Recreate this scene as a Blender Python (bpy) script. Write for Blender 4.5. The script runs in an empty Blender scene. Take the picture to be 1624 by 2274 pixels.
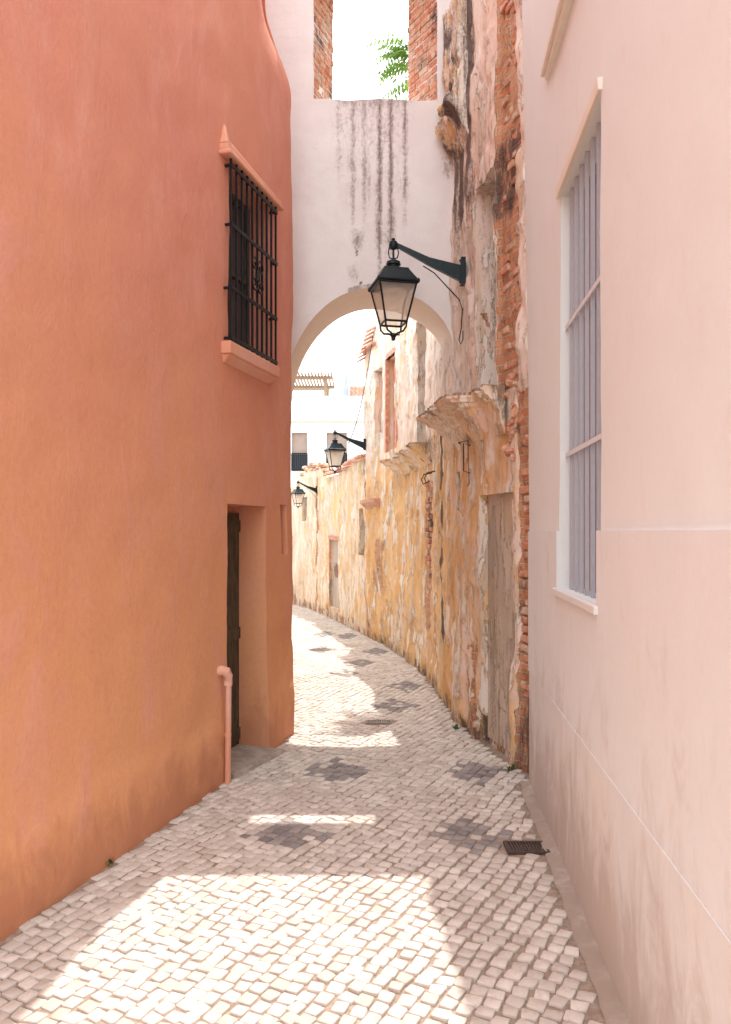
import bpy, math, random
from mathutils import Vector, Matrix, noise
random.seed(7)
scene = bpy.context.scene
COL = scene.collection

# ------------------------------------------------------------------ node helpers
class NT:
    def __init__(s, name):
        s.m = bpy.data.materials.new(name); s.m.use_nodes = True
        s.t = s.m.node_tree; s.b = s.t.nodes["Principled BSDF"]
        s.b.inputs["Roughness"].default_value = .85
        s.b.inputs["Specular IOR Level"].default_value = .25
    def n(s, typ, **kw):
        nd = s.t.nodes.new(typ)
        for k, v in kw.items(): setattr(nd, k, v)
        return nd
    def put(s, sock, v):
        if isinstance(v, bpy.types.NodeSocket): s.t.links.new(v, sock)
        elif isinstance(v, (tuple, list)):
            sock.default_value = tuple(v) + ((1,) if len(v) == 3 and sock.type == 'RGBA' else ())
        else: sock.default_value = v
    def pos(s): return s.n('ShaderNodeNewGeometry').outputs['Position']
    def uv(s): return s.n('ShaderNodeUVMap').outputs[0]
    def map(s, vec, scale=(1, 1, 1), loc=(0, 0, 0)):
        m = s.n('ShaderNodeMapping'); s.put(m.inputs[0], vec); m.inputs['Scale'].default_value = scale
        m.inputs['Location'].default_value = loc
        return m.outputs[0]
    def noise(s, vec, scale=5, detail=6, rough=.55, dist=0):
        m = s.n('ShaderNodeTexNoise'); s.put(m.inputs['Vector'], vec); m.inputs['Scale'].default_value = scale
        m.inputs['Detail'].default_value = min(detail, 5); m.inputs['Roughness'].default_value = rough
        m.inputs['Distortion'].default_value = dist
        return m.outputs[0]
    def ramp(s, f, a, b, c0=0., c1=1.):
        m = s.n('ShaderNodeMapRange'); m.interpolation_type = 'SMOOTHSTEP'
        s.put(m.inputs[0], f); m.inputs[1].default_value = a; m.inputs[2].default_value = b
        m.inputs[3].default_value = c0; m.inputs[4].default_value = c1
        return m.outputs[0]
    def math(s, op, a, b=0., c=None):
        m = s.n('ShaderNodeMath', operation=op); s.put(m.inputs[0], a); s.put(m.inputs[1], b)
        if c is not None: s.put(m.inputs[2], c)
        return m.outputs[0]
    def mix(s, f, a, b, mode='MIX'):
        m = s.n('ShaderNodeMix', data_type='RGBA', blend_type=mode)
        s.put(m.inputs[0], f); s.put(m.inputs[6], a); s.put(m.inputs[7], b)
        return m.outputs[2]
    def bump(s, h, strength=.3, dist=.02, prev=None):
        m = s.n('ShaderNodeBump'); m.inputs['Strength'].default_value = strength
        m.inputs['Distance'].default_value = dist; s.put(m.inputs['Height'], h)
        if prev is not None: s.put(m.inputs['Normal'], prev)
        return m.outputs[0]
    def out(s, col, nrm=None, rough=None):
        s.put(s.b.inputs['Base Color'], col)
        if nrm is not None: s.put(s.b.inputs['Normal'], nrm)
        if rough is not None: s.put(s.b.inputs['Roughness'], rough)
        return s.m

def plaster(name, c1, c2, c3, stain=None, big=.7, bump=.25, zstain=0.0, low=None, fine=.18):
    t = NT(name); p = t.pos()
    a = t.noise(t.map(p, (1, 1, .6)), big, 5, .6, .4)
    b = t.noise(t.map(p, (1, 1, .45)), 3.2, 8, .65, .6)
    c = t.noise(p, 30, 8, .7)
    sep = t.n('ShaderNodeSeparateXYZ'); t.put(sep.inputs[0], p)
    col = t.mix(t.ramp(a, .35, .65), c1, c2)
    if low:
        col = t.mix(t.ramp(t.math('ADD', sep.outputs[2], t.math('MULTIPLY', b, 1.6)), 1.2, 4.8, .9, 0), col, low)  # light gradient put into the colour by height, more yellow-orange lower down
    col = t.mix(t.ramp(b, .45, .72, 0, .6), col, c3)
    col = t.mix(t.ramp(c, .3, .75, 0, fine), col, tuple(x * .72 for x in c1))
    if stain:
        lw = t.ramp(sep.outputs[2], 0, zstain, 1, 0)
        d = t.noise(t.map(p, (1, 1, .5)), 5, 8, .7, .5)
        f = t.ramp(t.math('ADD', t.math('MULTIPLY', lw, .45), d), .55, .95, 0, .75)
        col = t.mix(f, col, stain)
    h = t.math('ADD', t.math('MULTIPLY', b, .8), t.math('MULTIPLY', c, .25))
    n = t.bump(h, bump, .03); n = t.bump(t.noise(p, 140, 3, .7), bump * .6, .004, n)
    return t.out(col, n)

def simple(name, c, rough=.6, metal=0., var=.25, scale=20, bump=.1, c2=None):
    t = NT(name); p = t.pos()
    a = t.noise(p, scale, 5, .65)
    col = t.mix(t.ramp(a, .35, .7), c, c2 or tuple(x * (1 - var) for x in c))
    t.b.inputs['Metallic'].default_value = metal
    return t.out(col, t.bump(a, bump, .01), rough)

def ruin(name, pink, cream, ochre, grey, dark):
    t = NT(name); p = t.pos(); uv = t.uv()
    at = t.n('ShaderNodeAttribute', attribute_name='masks')
    sp = t.n('ShaderNodeSeparateColor'); t.put(sp.inputs[0], at.outputs[0])
    R, G, B = sp.outputs
    e1 = t.noise(t.map(p, (1, 1, .16)), 13, 5, .75)
    e2 = t.noise(t.map(p, (1, 1, .55)), 4.5, 5, .66)
    e3 = t.noise(t.map(p, (1, 1, .5), (3, 7, 1)), 1.9, 5, .62)
    e4 = t.noise(t.map(p, (1, 1, .30), (9, 2, 5)), 3.6, 5, .66)
    e5 = t.noise(p, 38, 5, .7)
    e7 = t.noise(t.map(p, (1, 1, .12), (1, 5, 3)), 9, 5, .6)
    base = t.mix(t.ramp(e3, .38, .62), pink, cream)
    oc = t.ramp(t.math('ADD', B, t.math('MULTIPLY', t.math('SUBTRACT', e2, .5), 1.7)), .26, .64)
    och = t.mix(t.ramp(e3, .4, .6), ochre, (ochre[0] * .90, ochre[1] * .76, ochre[2] * .58))
    base = t.mix(t.math('MULTIPLY', oc, .92), base, och)
    base = t.mix(t.ramp(e7, .48, .66, 0, .5), base, tuple(c * .66 for c in ochre))
    peel = t.ramp(e4, .57, .588)
    base = t.mix(t.math('MULTIPLY', peel, .65), base, grey)
    e6 = t.noise(t.map(p, (1, 1, .28), (4, 4, 4)), 5.5, 5, .70)
    pale = t.ramp(e6, .545, .562)
    base = t.mix(t.math('MULTIPLY', pale, .80), base, cream)
    edge = t.math('MULTIPLY', t.ramp(e6, .530, .547), t.math('SUBTRACT', 1, pale))
    base = t.mix(t.math('MULTIPLY', edge, .42), base, tuple(c * .45 for c in ochre))
    br = t.n('ShaderNodeTexBrick'); t.put(br.inputs['Vector'], uv)
    br.inputs['Scale'].default_value = 1; br.inputs['Brick Width'].default_value = .21
    br.inputs['Row Height'].default_value = .066; br.inputs['Mortar Size'].default_value = .009
    br.inputs['Mortar Smooth'].default_value = .4
    t.put(br.inputs['Color1'], (.52, .20, .10)); t.put(br.inputs['Color2'], (.64, .33, .18)); t.put(br.inputs['Mortar'], (.56, .44, .32))
    bm = t.ramp(t.math('ADD', G, t.math('MULTIPLY', t.math('SUBTRACT', e2, .5), 1.7)), .50, .54)
    brc = t.mix(t.ramp(e5, .35, .7, 0, .6), br.outputs[0], (.50, .34, .23))
    col = t.mix(bm, base, brc)
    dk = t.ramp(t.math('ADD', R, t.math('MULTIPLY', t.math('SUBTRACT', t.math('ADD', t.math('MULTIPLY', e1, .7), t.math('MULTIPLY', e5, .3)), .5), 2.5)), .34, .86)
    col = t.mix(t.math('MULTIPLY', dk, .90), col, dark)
    col = t.mix(t.ramp(e5, .5, .8, 0, .25), col, tuple(c * .6 for c in ochre))
    h = t.math('SUBTRACT', t.math('ADD', t.math('MULTIPLY', e2, .35), t.math('MULTIPLY', pale, .4)),
               t.math('ADD', t.math('MULTIPLY', bm, .6), t.math('MULTIPLY', peel, .35)))
    h = t.math('ADD', h, t.math('MULTIPLY', t.math('MULTIPLY', bm, br.outputs[1]), -.4))
    n = t.bump(h, 1.0, .035); n = t.bump(e5, .6, .014, n)
    return t.out(col, n, .92)

def archplaster(name):
    t = NT(name); p = t.pos()
    at = t.n('ShaderNodeAttribute', attribute_name='masks')
    sp = t.n('ShaderNodeSeparateColor'); t.put(sp.inputs[0], at.outputs[0])
    e1 = t.noise(t.map(p, (1, 1, .25)), 18, 5, .8, .3)
    e2 = t.noise(p, 2.2, 5, .6, .3); e3 = t.noise(p, 45, 5, .7)
    e4 = t.noise(t.map(p, (1, 1, .8)), 34, 5, .8, .2)
    col = t.mix(t.ramp(e2, .35, .7), (.80, .765, .75), (.85, .83, .82))
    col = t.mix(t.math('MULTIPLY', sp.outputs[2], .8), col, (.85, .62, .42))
    sm = t.math('ADD', sp.outputs[0], t.math('MULTIPLY', t.math('SUBTRACT', t.math('MULTIPLY', t.math('ADD', e1, e4), .5), .5), 3.4))
    f = t.math('MULTIPLY', t.ramp(sm, .10, 1.20, 0, 1), t.ramp(sp.outputs[0], .02, .35))
    col = t.mix(t.math('MULTIPLY', f, .88), col, (.16, .10, .085))
    col = t.mix(t.ramp(sp.outputs[1], .3, .8, 0, .85), col, (.12, .07, .05))
    col = t.mix(t.ramp(e3, .5, .8, 0, .12), col, (.4, .3, .26))
    n = t.bump(e2, .3, .03); n = t.bump(e3, .25, .006, n)
    return t.out(col, n, .9)

M = {}
M['orange'] = plaster('orange_plaster', (.685, .265, .195), (.70, .295, .19), (.75, .37, .28), (.54, .23, .13), .5, .45, .6, low=(.78, .38, .18))  # low tint paints the warm light on the lower wall
M['orange_trim'] = plaster('orange_trim_plaster', (.76, .40, .30), (.75, .34, .21), (.80, .53, .42), None, 1.5, .4)
M['white'] = plaster('pale_pink_plaster', (.765, .80, .795), (.775, .81, .81), (.80, .83, .83), (.70, .63, .57), .6, .18, 1.0, None, .08)
M['dado'] = plaster('pale_stone_dado', (.75, .785, .80), (.77, .775, .77), (.80, .82, .83), (.52, .46, .42), .8, .16, 1.3, None, .1)
M['plinth'] = plaster('stained_stone_plinth', (.72, .72, .72), (.76, .74, .71), (.79, .80, .80), (.48, .40, .35), 1.0, .2, 1.0, None, .12)
M['cream'] = plaster('cream_trim', (.82, .79, .70), (.81, .77, .69), (.84, .83, .77), None, 2, .2)
M['farwhite'] = plaster('far_white_plaster', (.78, .77, .76), (.76, .755, .74), (.80, .79, .78), None, 1, .1)
M['ruin'] = ruin('ruined_plaster', (.80, .63, .54), (.85, .78, .70), (.80, .52, .25), (.62, .52, .42), (.09, .065, .058))
M['ruinfar'] = ruin('ochre_ruined_plaster', (.84, .64, .51), (.88, .79, .68), (.84, .57, .27), (.70, .57, .44), (.26, .165, .11))
M['arch'] = archplaster('limewashed_plaster')
M['blocked'] = ruin('blocked_door_render', (.52, .44, .36), (.64, .55, .45), (.60, .46, .30), (.42, .36, .30), (.16, .12, .10))
M['iron'] = simple('black_iron', (.018, .02, .024), .45, .4, .3, 40, .15)
M['lampiron'] = simple('dark_green_iron', (.018, .030, .034), .38, .3, .35, 30, .12)
M['greyiron'] = simple('grey_blue_painted_iron', (.47, .48, .53), .6, 0, .06, 30, .03)
M['paleframe'] = simple('pale_painted_frame', (.70, .70, .72), .6, 0, .08, 30, .05)
M['blind'] = simple('grey_blind', (.27, .26, .29), .8, 0, .08, 3, .03)
M['darkgap'] = simple('dark_interior', (.03, .02, .018), .9)
M['interior'] = simple('shaded_interior', (.30, .28, .29), .9)
M['stone'] = simple('worn_stone_slab', (.46, .38, .32), .9, 0, .35, 9, .5)
M['terra'] = simple('roof_tile_clay', (.50, .22, .14), .85, 0, .4, 8, .4, (.66, .46, .36))
M['shutter'] = simple('brown_blind', (.34, .26, .22), .8, 0, .15, 5, .1)
M['wood'] = simple('weathered_pergola_wood', (.34, .24, .16), .85, 0, .3, 20, .3)
M['blue'] = simple('blue_grey_gable', (.36, .42, .52), .8, 0, .2, 2, .1)
M['bark'] = simple('tree_bark', (.16, .12, .09), .95, 0, .4, 14, .8)
M['grass'] = simple('weed_green', (.07, .12, .03), .8)
M['rust'] = simple('rusty_iron', (.12, .08, .07), .8, .2, .4, 60, .4)
M['coverstone'] = simple('worn_grey_iron', (.34, .29, .26), .8, .1, .3, 30, .3)
M['redpaint'] = simple('faded_red_paint', (.52, .22, .14), .85, 0, .4, 15, .3, (.70, .42, .30))
M['spray'] = simple('faded_spray_paint', (.48, .30, .26), .9)
M['reflm'] = simple('pale_reflector_enamel', (.72, .66, .60), .35, 0, .1, 20, .02)

def brickmat():
    t = NT('clay_brick'); g = t.n('ShaderNodeNewGeometry'); r = g.outputs['Random Per Island']; p = g.outputs['Position']
    cr = t.n('ShaderNodeValToRGB'); t.put(cr.inputs[0], r)
    e = cr.color_ramp; e.elements[0].color = (.48, .18, .10, 1); e.elements[1].color = (.66, .50, .39, 1)
    for q, c in ((.3, (.60, .26, .15, 1)), (.6, (.66, .35, .22, 1)), (.85, (.46, .28, .20, 1))):
        x = e.elements.new(q); x.color = c
    n1 = t.noise(p, 16, 5, .75); n2 = t.noise(p, 3.1, 5, .6)
    col = t.mix(t.ramp(n1, .47, .62, 0, .8), cr.outputs[0], (.70, .59, .48))
    col = t.mix(t.ramp(n2, .56, .66, 0, .88), col, (.12, .095, .08))
    return t.out(col, t.bump(n1, .9, .018), .95)
M['brick'] = brickmat()

def cobmat(name, a, b, c):
    t = NT(name); g = t.n('ShaderNodeNewGeometry'); r = g.outputs['Random Per Island']; p = g.outputs['Position']
    col = t.mix(r, a, b)
    n1 = t.noise(p, 34, 5, .75); n2 = t.noise(p, 1.3, 5, .6); n3 = t.noise(p, 7, 5, .6)
    col = t.mix(t.ramp(n1, .48, .75, 0, .5), col, c)
    col = t.mix(t.ramp(n2, .5, .75, 0, .4), col, c)
    col = t.mix(t.ramp(n3, .5, .7, 0, .3), col, c)
    return t.out(col, t.bump(n1, .6, .008), t.ramp(r, 0, 1, .6, .85))
M['cob'] = cobmat('limestone_cobble', (.54, .475, .42), (.74, .675, .61), (.44, .35, .29))
M['cobdark'] = cobmat('basalt_cobble', (.20, .18, .18), (.36, .32, .31), (.44, .38, .33))
M['joint'] = simple('sandy_joint', (.27, .20, .155), .95, 0, .35, 25, .6, (.42, .33, .26))
M['ground'] = simple('dusty_ground', (.42, .35, .28), .95, 0, .3, 2, .3)
M['kerb'] = plaster('concrete_strip', (.48, .41, .36), (.55, .48, .42), (.62, .56, .51), (.30, .23, .18), 3, .5, .1)

def doormat():
    t = NT('old_green_brown_wood'); p = t.pos()
    a = t.noise(t.map(p, (6, 6, .5)), 12, 5, .7)
    col = t.mix(t.ramp(a, .35, .7), (.06, .045, .03), (.15, .12, .075))
    return t.out(col, t.bump(a, .7, .01), .8)
M['door'] = doormat()
def glassmat(name, c, tr):
    t = NT(name); p = t.pos(); a = t.noise(p, 14, 3, .6)
    t.put(t.b.inputs['Base Color'], t.mix(a, c, tuple(x * .9 for x in c)))
    t.b.inputs['Roughness'].default_value = .2
    tb = t.n('ShaderNodeBsdfTransparent'); tb.inputs[0].default_value = (1, .96, .92, 1)
    tl = t.n('ShaderNodeBsdfTranslucent'); tl.inputs[0].default_value = (*c, 1)
    m0 = t.n('ShaderNodeMixShader'); m0.inputs[0].default_value = .6
    t.t.links.new(t.b.outputs[0], m0.inputs[1]); t.t.links.new(tl.outputs[0], m0.inputs[2])
    ms = t.n('ShaderNodeMixShader'); ms.inputs[0].default_value = tr
    t.t.links.new(m0.outputs[0], ms.inputs[1]); t.t.links.new(tb.outputs[0], ms.inputs[2])
    t.t.links.new(ms.outputs[0], t.t.nodes['Material Output'].inputs[0])
    return t.m
M['glass'] = glassmat('frosted_lamp_glass', (.88, .82, .74), .5)
t = NT('window_glass'); M['pane'] = t.out((.06, .07, .08), None, .08)
def leafmat():
    t = NT('leaf_green'); g = t.n('ShaderNodeNewGeometry')
    col = t.mix(g.outputs['Random Per Island'], (.07, .15, .02), (.13, .22, .04))
    t.put(t.b.inputs['Base Color'], col); t.b.inputs['Roughness'].default_value = .5
    tl = t.n('ShaderNodeBsdfTranslucent'); t.put(tl.inputs[0], t.mix(.5, col, (.25, .40, .08)))
    ms = t.n('ShaderNodeMixShader'); ms.inputs[0].default_value = .45
    t.t.links.new(t.b.outputs[0], ms.inputs[1]); t.t.links.new(tl.outputs[0], ms.inputs[2])
    t.t.links.new(ms.outputs[0], t.t.nodes['Material Output'].inputs[0])
    return t.m
M['leaf'] = leafmat()

# ------------------------------------------------------------------ objects
def thing(name, label, cat, loc=(0, 0, 0), group=None):
    e = bpy.data.objects.new(name, None); e.empty_display_size = .2; e.location = loc
    COL.objects.link(e); e["label"] = label; e["category"] = cat
    if group: e["group"] = group
    return e

class MB:
    def __init__(s): s.v = []; s.f = []; s.m = []; s.uv = []; s.c = []
    def vert(s, p, uv=(0, 0), c=(0, 0, 0)): s.v.append(tuple(p)); s.uv.append(uv); s.c.append(c); return len(s.v) - 1
    def face(s, idx, m=0): s.f.append(tuple(idx)); s.m.append(m)
    def hexa(s, P, m=0):
        b = len(s.v)
        for p in P: s.vert(p)
        for f in ((0, 3, 2, 1), (4, 5, 6, 7), (0, 1, 5, 4), (1, 2, 6, 5), (2, 3, 7, 6), (3, 0, 4, 7)):
            s.face([b + i for i in f], m)
    def box(s, x0, x1, y0, y1, z0, z1, m=0):
        s.hexa([(x0, y0, z0), (x1, y0, z0), (x1, y1, z0), (x0, y1, z0), (x0, y0, z1), (x1, y0, z1), (x1, y1, z1), (x0, y1, z1)], m)
    def fbox(s, F, a0, a1, p0, p1, z0, z1, m=0):
        s.hexa([F(a0, p0, z0), F(a1, p0, z0), F(a1, p1, z0), F(a0, p1, z0), F(a0, p0, z1), F(a1, p0, z1), F(a1, p1, z1), F(a0, p1, z1)], m)
    def tube(s, pts, r, n=8, m=0):
        pts = [Vector(p) for p in pts]
        rs = r if isinstance(r, (list, tuple)) else [r] * len(pts)
        rings = []
        for i, p in enumerate(pts):
            d = (pts[min(i + 1, len(pts) - 1)] - pts[max(i - 1, 0)]).normalized()
            up = Vector((0, 0, 1)) if abs(d.z) < .9 else Vector((0, 1, 0))
            a = d.cross(up).normalized(); b = d.cross(a)
            rings.append([s.vert(p + (a * math.cos(2 * math.pi * (k + .5) / n) + b * math.sin(2 * math.pi * (k + .5) / n)) * rs[i]) for k in range(n)])
        for i in range(len(rings) - 1):
            for k in range(n):
                s.face((rings[i][k], rings[i][(k + 1) % n], rings[i + 1][(k + 1) % n], rings[i + 1][k]), m)
        s.face(rings[0][::-1], m); s.face(rings[-1], m)
    def lathe(s, c, prof, n=16, m=0, rot=0.):
        rings = [[s.vert((c[0] + r * math.cos(2 * math.pi * k / n + rot), c[1] + r * math.sin(2 * math.pi * k / n + rot), c[2] + z)) for k in range(n)] for r, z in prof]
        for i in range(len(rings) - 1):
            for k in range(n):
                s.face((rings[i][k], rings[i][(k + 1) % n], rings[i + 1][(k + 1) % n], rings[i + 1][k]), m)
        s.face(rings[0][::-1], m); s.face(rings[-1], m)
    def obj(s, name, mats, parent=None, smooth=False, label=None, bevel=0, local=False, kind=None):
        me = bpy.data.meshes.new(name); me.from_pydata(s.v, [], s.f)
        for mm in mats: me.materials.append(mm)
        me.polygons.foreach_set('material_index', s.m)
        if smooth: me.polygons.foreach_set('use_smooth', [True] * len(s.f))
        ul = me.uv_layers.new(name='UVMap')
        vi = [0] * len(me.loops); me.loops.foreach_get('vertex_index', vi)
        flat = []
        for i in vi: flat.extend(s.uv[i])
        ul.data.foreach_set('uv', flat)
        ca = me.color_attributes.new('masks', 'FLOAT_COLOR', 'POINT')
        flat = []
        for c in s.c: flat.extend((c[0], c[1], c[2], 1))
        ca.data.foreach_set('color', flat)
        me.update()
        o = bpy.data.objects.new(name, me); COL.objects.link(o)
        if parent:
            o.parent = parent
            if not local: o.matrix_parent_inverse = Matrix.Translation(-parent.location)
        if label: o["label"] = label
        if kind: o["kind"] = kind
        if bevel:
            b = o.modifiers.new('Bevel', 'BEVEL'); b.width = bevel; b.segments = 2; b.limit_method = 'ANGLE'
        return o
def sub(m, name, mats, parent_part, **kw):
    o = m.obj(name, mats, parent_part, **kw); o.matrix_parent_inverse = Matrix.Identity(4); return o

class Path:
    def __init__(s, pts, side):
        s.p = [Vector(q) for q in pts]; s.side = side; s.c = [0]
        for a, b in zip(s.p, s.p[1:]): s.c.append(s.c[-1] + (b - a).length)
        s.L = s.c[-1]
    def pos(s, d):
        d = max(0, min(s.L, d))
        for i in range(len(s.p) - 1):
            if d <= s.c[i + 1] + 1e-9:
                return s.p[i].lerp(s.p[i + 1], (d - s.c[i]) / (s.c[i + 1] - s.c[i]))
        return s.p[-1].copy()
    def nrm(s, d):
        t = (s.pos(d + .06) - s.pos(d - .06)).normalized()
        return Vector((t.y, -t.x)) * s.side
    def sy(s, y):
        for i in range(len(s.p) - 1):
            if s.p[i].y <= y <= s.p[i + 1].y and s.p[i].y != s.p[i+1].y:
                return s.c[i] + (s.c[i + 1] - s.c[i]) * (y - s.p[i].y) / (s.p[i + 1].y - s.p[i].y)
        return s.L if y > s.p[-1].y else 0
    def F(s, y, p, z):
        d = s.sy(y); q = s.pos(d) + s.nrm(d) * p
        return (q.x, q.y, z)

def steps(segs, start=0.):
    out = [start]; a = start
    for end, st in segs:
        n = max(1, round((end - a) / st))
        out += [a + (end - a) * (i + 1) / n for i in range(n)]
        a = end
    return out
def merge(vals, extra, lo, hi):
    vals = [v for v in vals if all(abs(v - e) > 1e-3 for e in extra)] + list(extra)
    return sorted(v for v in vals if lo - 1e-6 <= v <= hi + 1e-6)

def build_wall(name, path, sseg, zseg, ztop, openings, thick, disp, maskf, mats, parent, z0=-.05, label=None, s0=0.):
    ops = [(path.sy(o[0]), path.sy(o[1]), o[2], o[3], o[4], o[5]) for o in openings]
    S = merge(steps(sseg, s0), [v for o in ops for v in o[:2]], s0, path.L)
    Z = merge(steps(zseg, z0), [v for o in ops for v in o[2:4]], z0, 1e9)
    mb = MB(); idx = {}
    for i, s in enumerate(S):
        q = path.pos(s); n = path.nrm(s); tp = ztop(s, q.y)
        for j, z in enumerate(Z):
            zz = min(z, tp)
            w = q + n * disp(s, q.y, zz)
            idx[i, j] = mb.vert((w.x, w.y, zz), (s, zz), maskf(s, q.y, zz))
    def q4(a, b, c, d, m=0):
        mb.face((a, b, c, d) if path.side > 0 else (d, c, b, a), m)
    for i in range(len(S) - 1):
        for j in range(len(Z) - 1):
            sc = (S[i] + S[i + 1]) / 2; zc = (Z[j] + Z[j + 1]) / 2
            if any(o[0] < sc < o[1] and o[2] < zc < o[3] for o in ops): continue
            if mb.v[idx[i, j]][2] > mb.v[idx[i, j + 1]][2] - 1e-5 and mb.v[idx[i + 1, j]][2] > mb.v[idx[i + 1, j + 1]][2] - 1e-5: continue
            q4(idx[i, j], idx[i + 1, j], idx[i + 1, j + 1], idx[i, j + 1])
    for a, b, c, d, dep, mi in ops:
        ia = min(range(len(S)), key=lambda k: abs(S[k] - a)); ib = min(range(len(S)), key=lambda k: abs(S[k] - b))
        ja = min(range(len(Z)), key=lambda k: abs(Z[k] - c)); jb = min(range(len(Z)), key=lambda k: abs(Z[k] - d))
        ring = [(i, ja) for i in range(ia, ib)] + [(ib, j) for j in range(ja, jb)] + [(i, jb) for i in range(ib, ia, -1)] + [(ia, j) for j in range(jb, ja, -1)]
        outer = []; inner = []
        for i, j in ring:
            s = S[i]; q = path.pos(s); n = path.nrm(s); w = q - n * dep
            o = mb.v[idx[i, j]]
            outer.append(mb.vert(o, (s, Z[j]), mb.c[idx[i, j]]))
            inner.append(mb.vert((w.x, w.y, Z[j]), (s + dep, Z[j] + .03), mb.c[idx[i, j]]))
        k = len(ring)
        for r in range(k): q4(outer[r], inner[r], inner[(r + 1) % k], outer[(r + 1) % k], 0)
        P = []
        for s, z in ((a, c), (b, c), (b, d), (a, d)):
            q = path.pos(s) - path.nrm(s) * dep
            P.append(mb.vert((q.x, q.y, z), (s, z), (.38 if z < 1 else .20, .0, .30)))
        q4(*P, mi)
    bk = []
    for i, s in enumerate(S):
        q = path.pos(s) - path.nrm(s) * thick
        tp = mb.v[idx[i, len(Z) - 1]][2]
        bk.append((mb.vert((q.x, q.y, z0), (s, z0)), mb.vert((q.x, q.y, tp), (s, tp))))
    for i in range(len(S) - 1):
        q4(bk[i + 1][0], bk[i][0], bk[i][1], bk[i + 1][1])
        q4(idx[i, len(Z) - 1], idx[i + 1, len(Z) - 1], bk[i + 1][1], bk[i][1])
    for i in (0, len(S) - 1):
        mb.face([idx[i, j] for j in range(len(Z))] + [bk[i][1], bk[i][0]])
    o = mb.obj(name, mats, parent, False, label)
    me = o.data; me.polygons.foreach_set('use_smooth', [True] * len(me.polygons))
    me.set_sharp_from_angle(angle=math.radians(40))
    return o

def fn(x, y, z, sc, seed=0.): return noise.noise(Vector((x * sc + seed, y * sc - seed * .7, z * sc + seed * 1.3)))
def ss(a, b, x):
    t = max(0, min(1, (x - a) / (b - a))); return t * t * (3 - 2 * t)
def bumpf(x, a, b, e): return ss(a - e, a + e, x) * (1 - ss(b - e, b + e, x))

def sweep(path, y0, y1, st, prof, amp, name, mats, parent, sub_=3, seed=0., label=None, smooth=False, sc=7, msk=(.2, .1, .7), brk=0., topdark=0.):
    P = []
    for a, b in zip(prof, prof[1:]):
        for k in range(sub_): P.append((a[0] + (b[0] - a[0]) * k / sub_, a[1] + (b[1] - a[1]) * k / sub_))
    P.append(prof[-1]); zt_ = max(q[1] for q in P)
    a, b = path.sy(y0), path.sy(y1); n = max(1, int((b - a) / st)); mb = MB(); R = []
    for i in range(n + 1):
        s = a + (b - a) * i / n; q = path.pos(s); nn = path.nrm(s); r = []
        cut = 1 - brk * ss(.05, .22, fn(0, s, 0, 3.1, seed + 20)) - brk * .35 * ss(.1, .2, fn(0, s, 0, 9, seed + 23))
        for p, z in P:
            d = fn(q.x, s, z, sc, seed) * amp + fn(q.x, s, z, sc * 3, seed + 3) * amp * .6
            ez = fn(p, s, z, sc * 1.3, seed + 9) * amp * .5
            w = q + nn * (p * cut + (d if p > .01 else 0))
            yy = w.y + (fn(p, z, 0, sc, seed + 5) * amp if i in (0, n) else 0)
            r.append(mb.vert((w.x, yy, z + ez), (s, z), (max(0, -fn(s, z, p, 5, 2)) + msk[0] + (topdark if z > zt_ - .03 else 0), msk[1], msk[2])))
        R.append(r)
    m = len(P)
    for i in range(n):
        for k in range(m - 1):
            f = (R[i][k], R[i + 1][k], R[i + 1][k + 1], R[i][k + 1]); mb.face(f if path.side < 0 else f[::-1])
    mb.face(R[0]); mb.face(R[-1][::-1])
    o = mb.obj(name, mats, parent, smooth, label)
    if smooth: o.data.set_sharp_from_angle(angle=math.radians(38))
    return o

# ------------------------------------------------------------------ paths of the walls (metres)
PL = Path([(-2.735, -1), (-.652, 6.745), (-.636, 6.83), (-.66, 6.90), (-.74, 6.97), (-.81, 7.05), (-.84, 8.42)], 1)
PW = Path([(.6475, -1), (1.162, 5.47)], -1)
PR = Path([(1.19, 5.50), (1.06, 6.0), (.94, 6.6), (.84, 7.5), (.80, 8.2), (.75, 9.0), (.68, 10.0), (.53, 11), (.32, 12), (.16, 12.6), (0, 13.2)], -1)
PF = Path([(0, 13.21), (-.44, 15), (-.86, 16.5), (-1.25, 17.8), (-1.8, 19.2), (-2.9, 22), (-4.4, 25)], -1)
PG = Path([(-1.25, 8.45), (-1.5, 11), (-2.4, 15), (-3.7, 19), (-5.6, 22.5)], 1)

# ------------------------------------------------------------------ ground and street
mb = MB(); R_ = 250
g = [mb.vert(p) for p in ((-R_, -R_, 0), (R_, -R_, 0), (R_, R_, 0), (-R_, R_, 0))]; mb.face(g)
mb.obj('ground', [M['ground']], kind='structure')
def lx(y):
    if y < 6.83: return -2.466 + .269 * y
    if y < 8.42: return -.84
    return PG.pos(PG.sy(y)).x
def rx(y):
    if y < 5.5: return .727 + .0795 * y - .10
    if y < 13.2: return PR.pos(PR.sy(y)).x
    return PF.pos(PF.sy(y)).x
mb = MB(); prev = None
for k in range(0, 105):
    y = -1 + k * .25
    r = (mb.vert((lx(y) - .1, y, .004)), mb.vert((rx(y) + .1, y, .004)))
    if prev: mb.face((prev[0], prev[1], r[1], r[0]))
    prev = r
mb.obj('road', [M['joint']], kind='structure')

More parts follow.
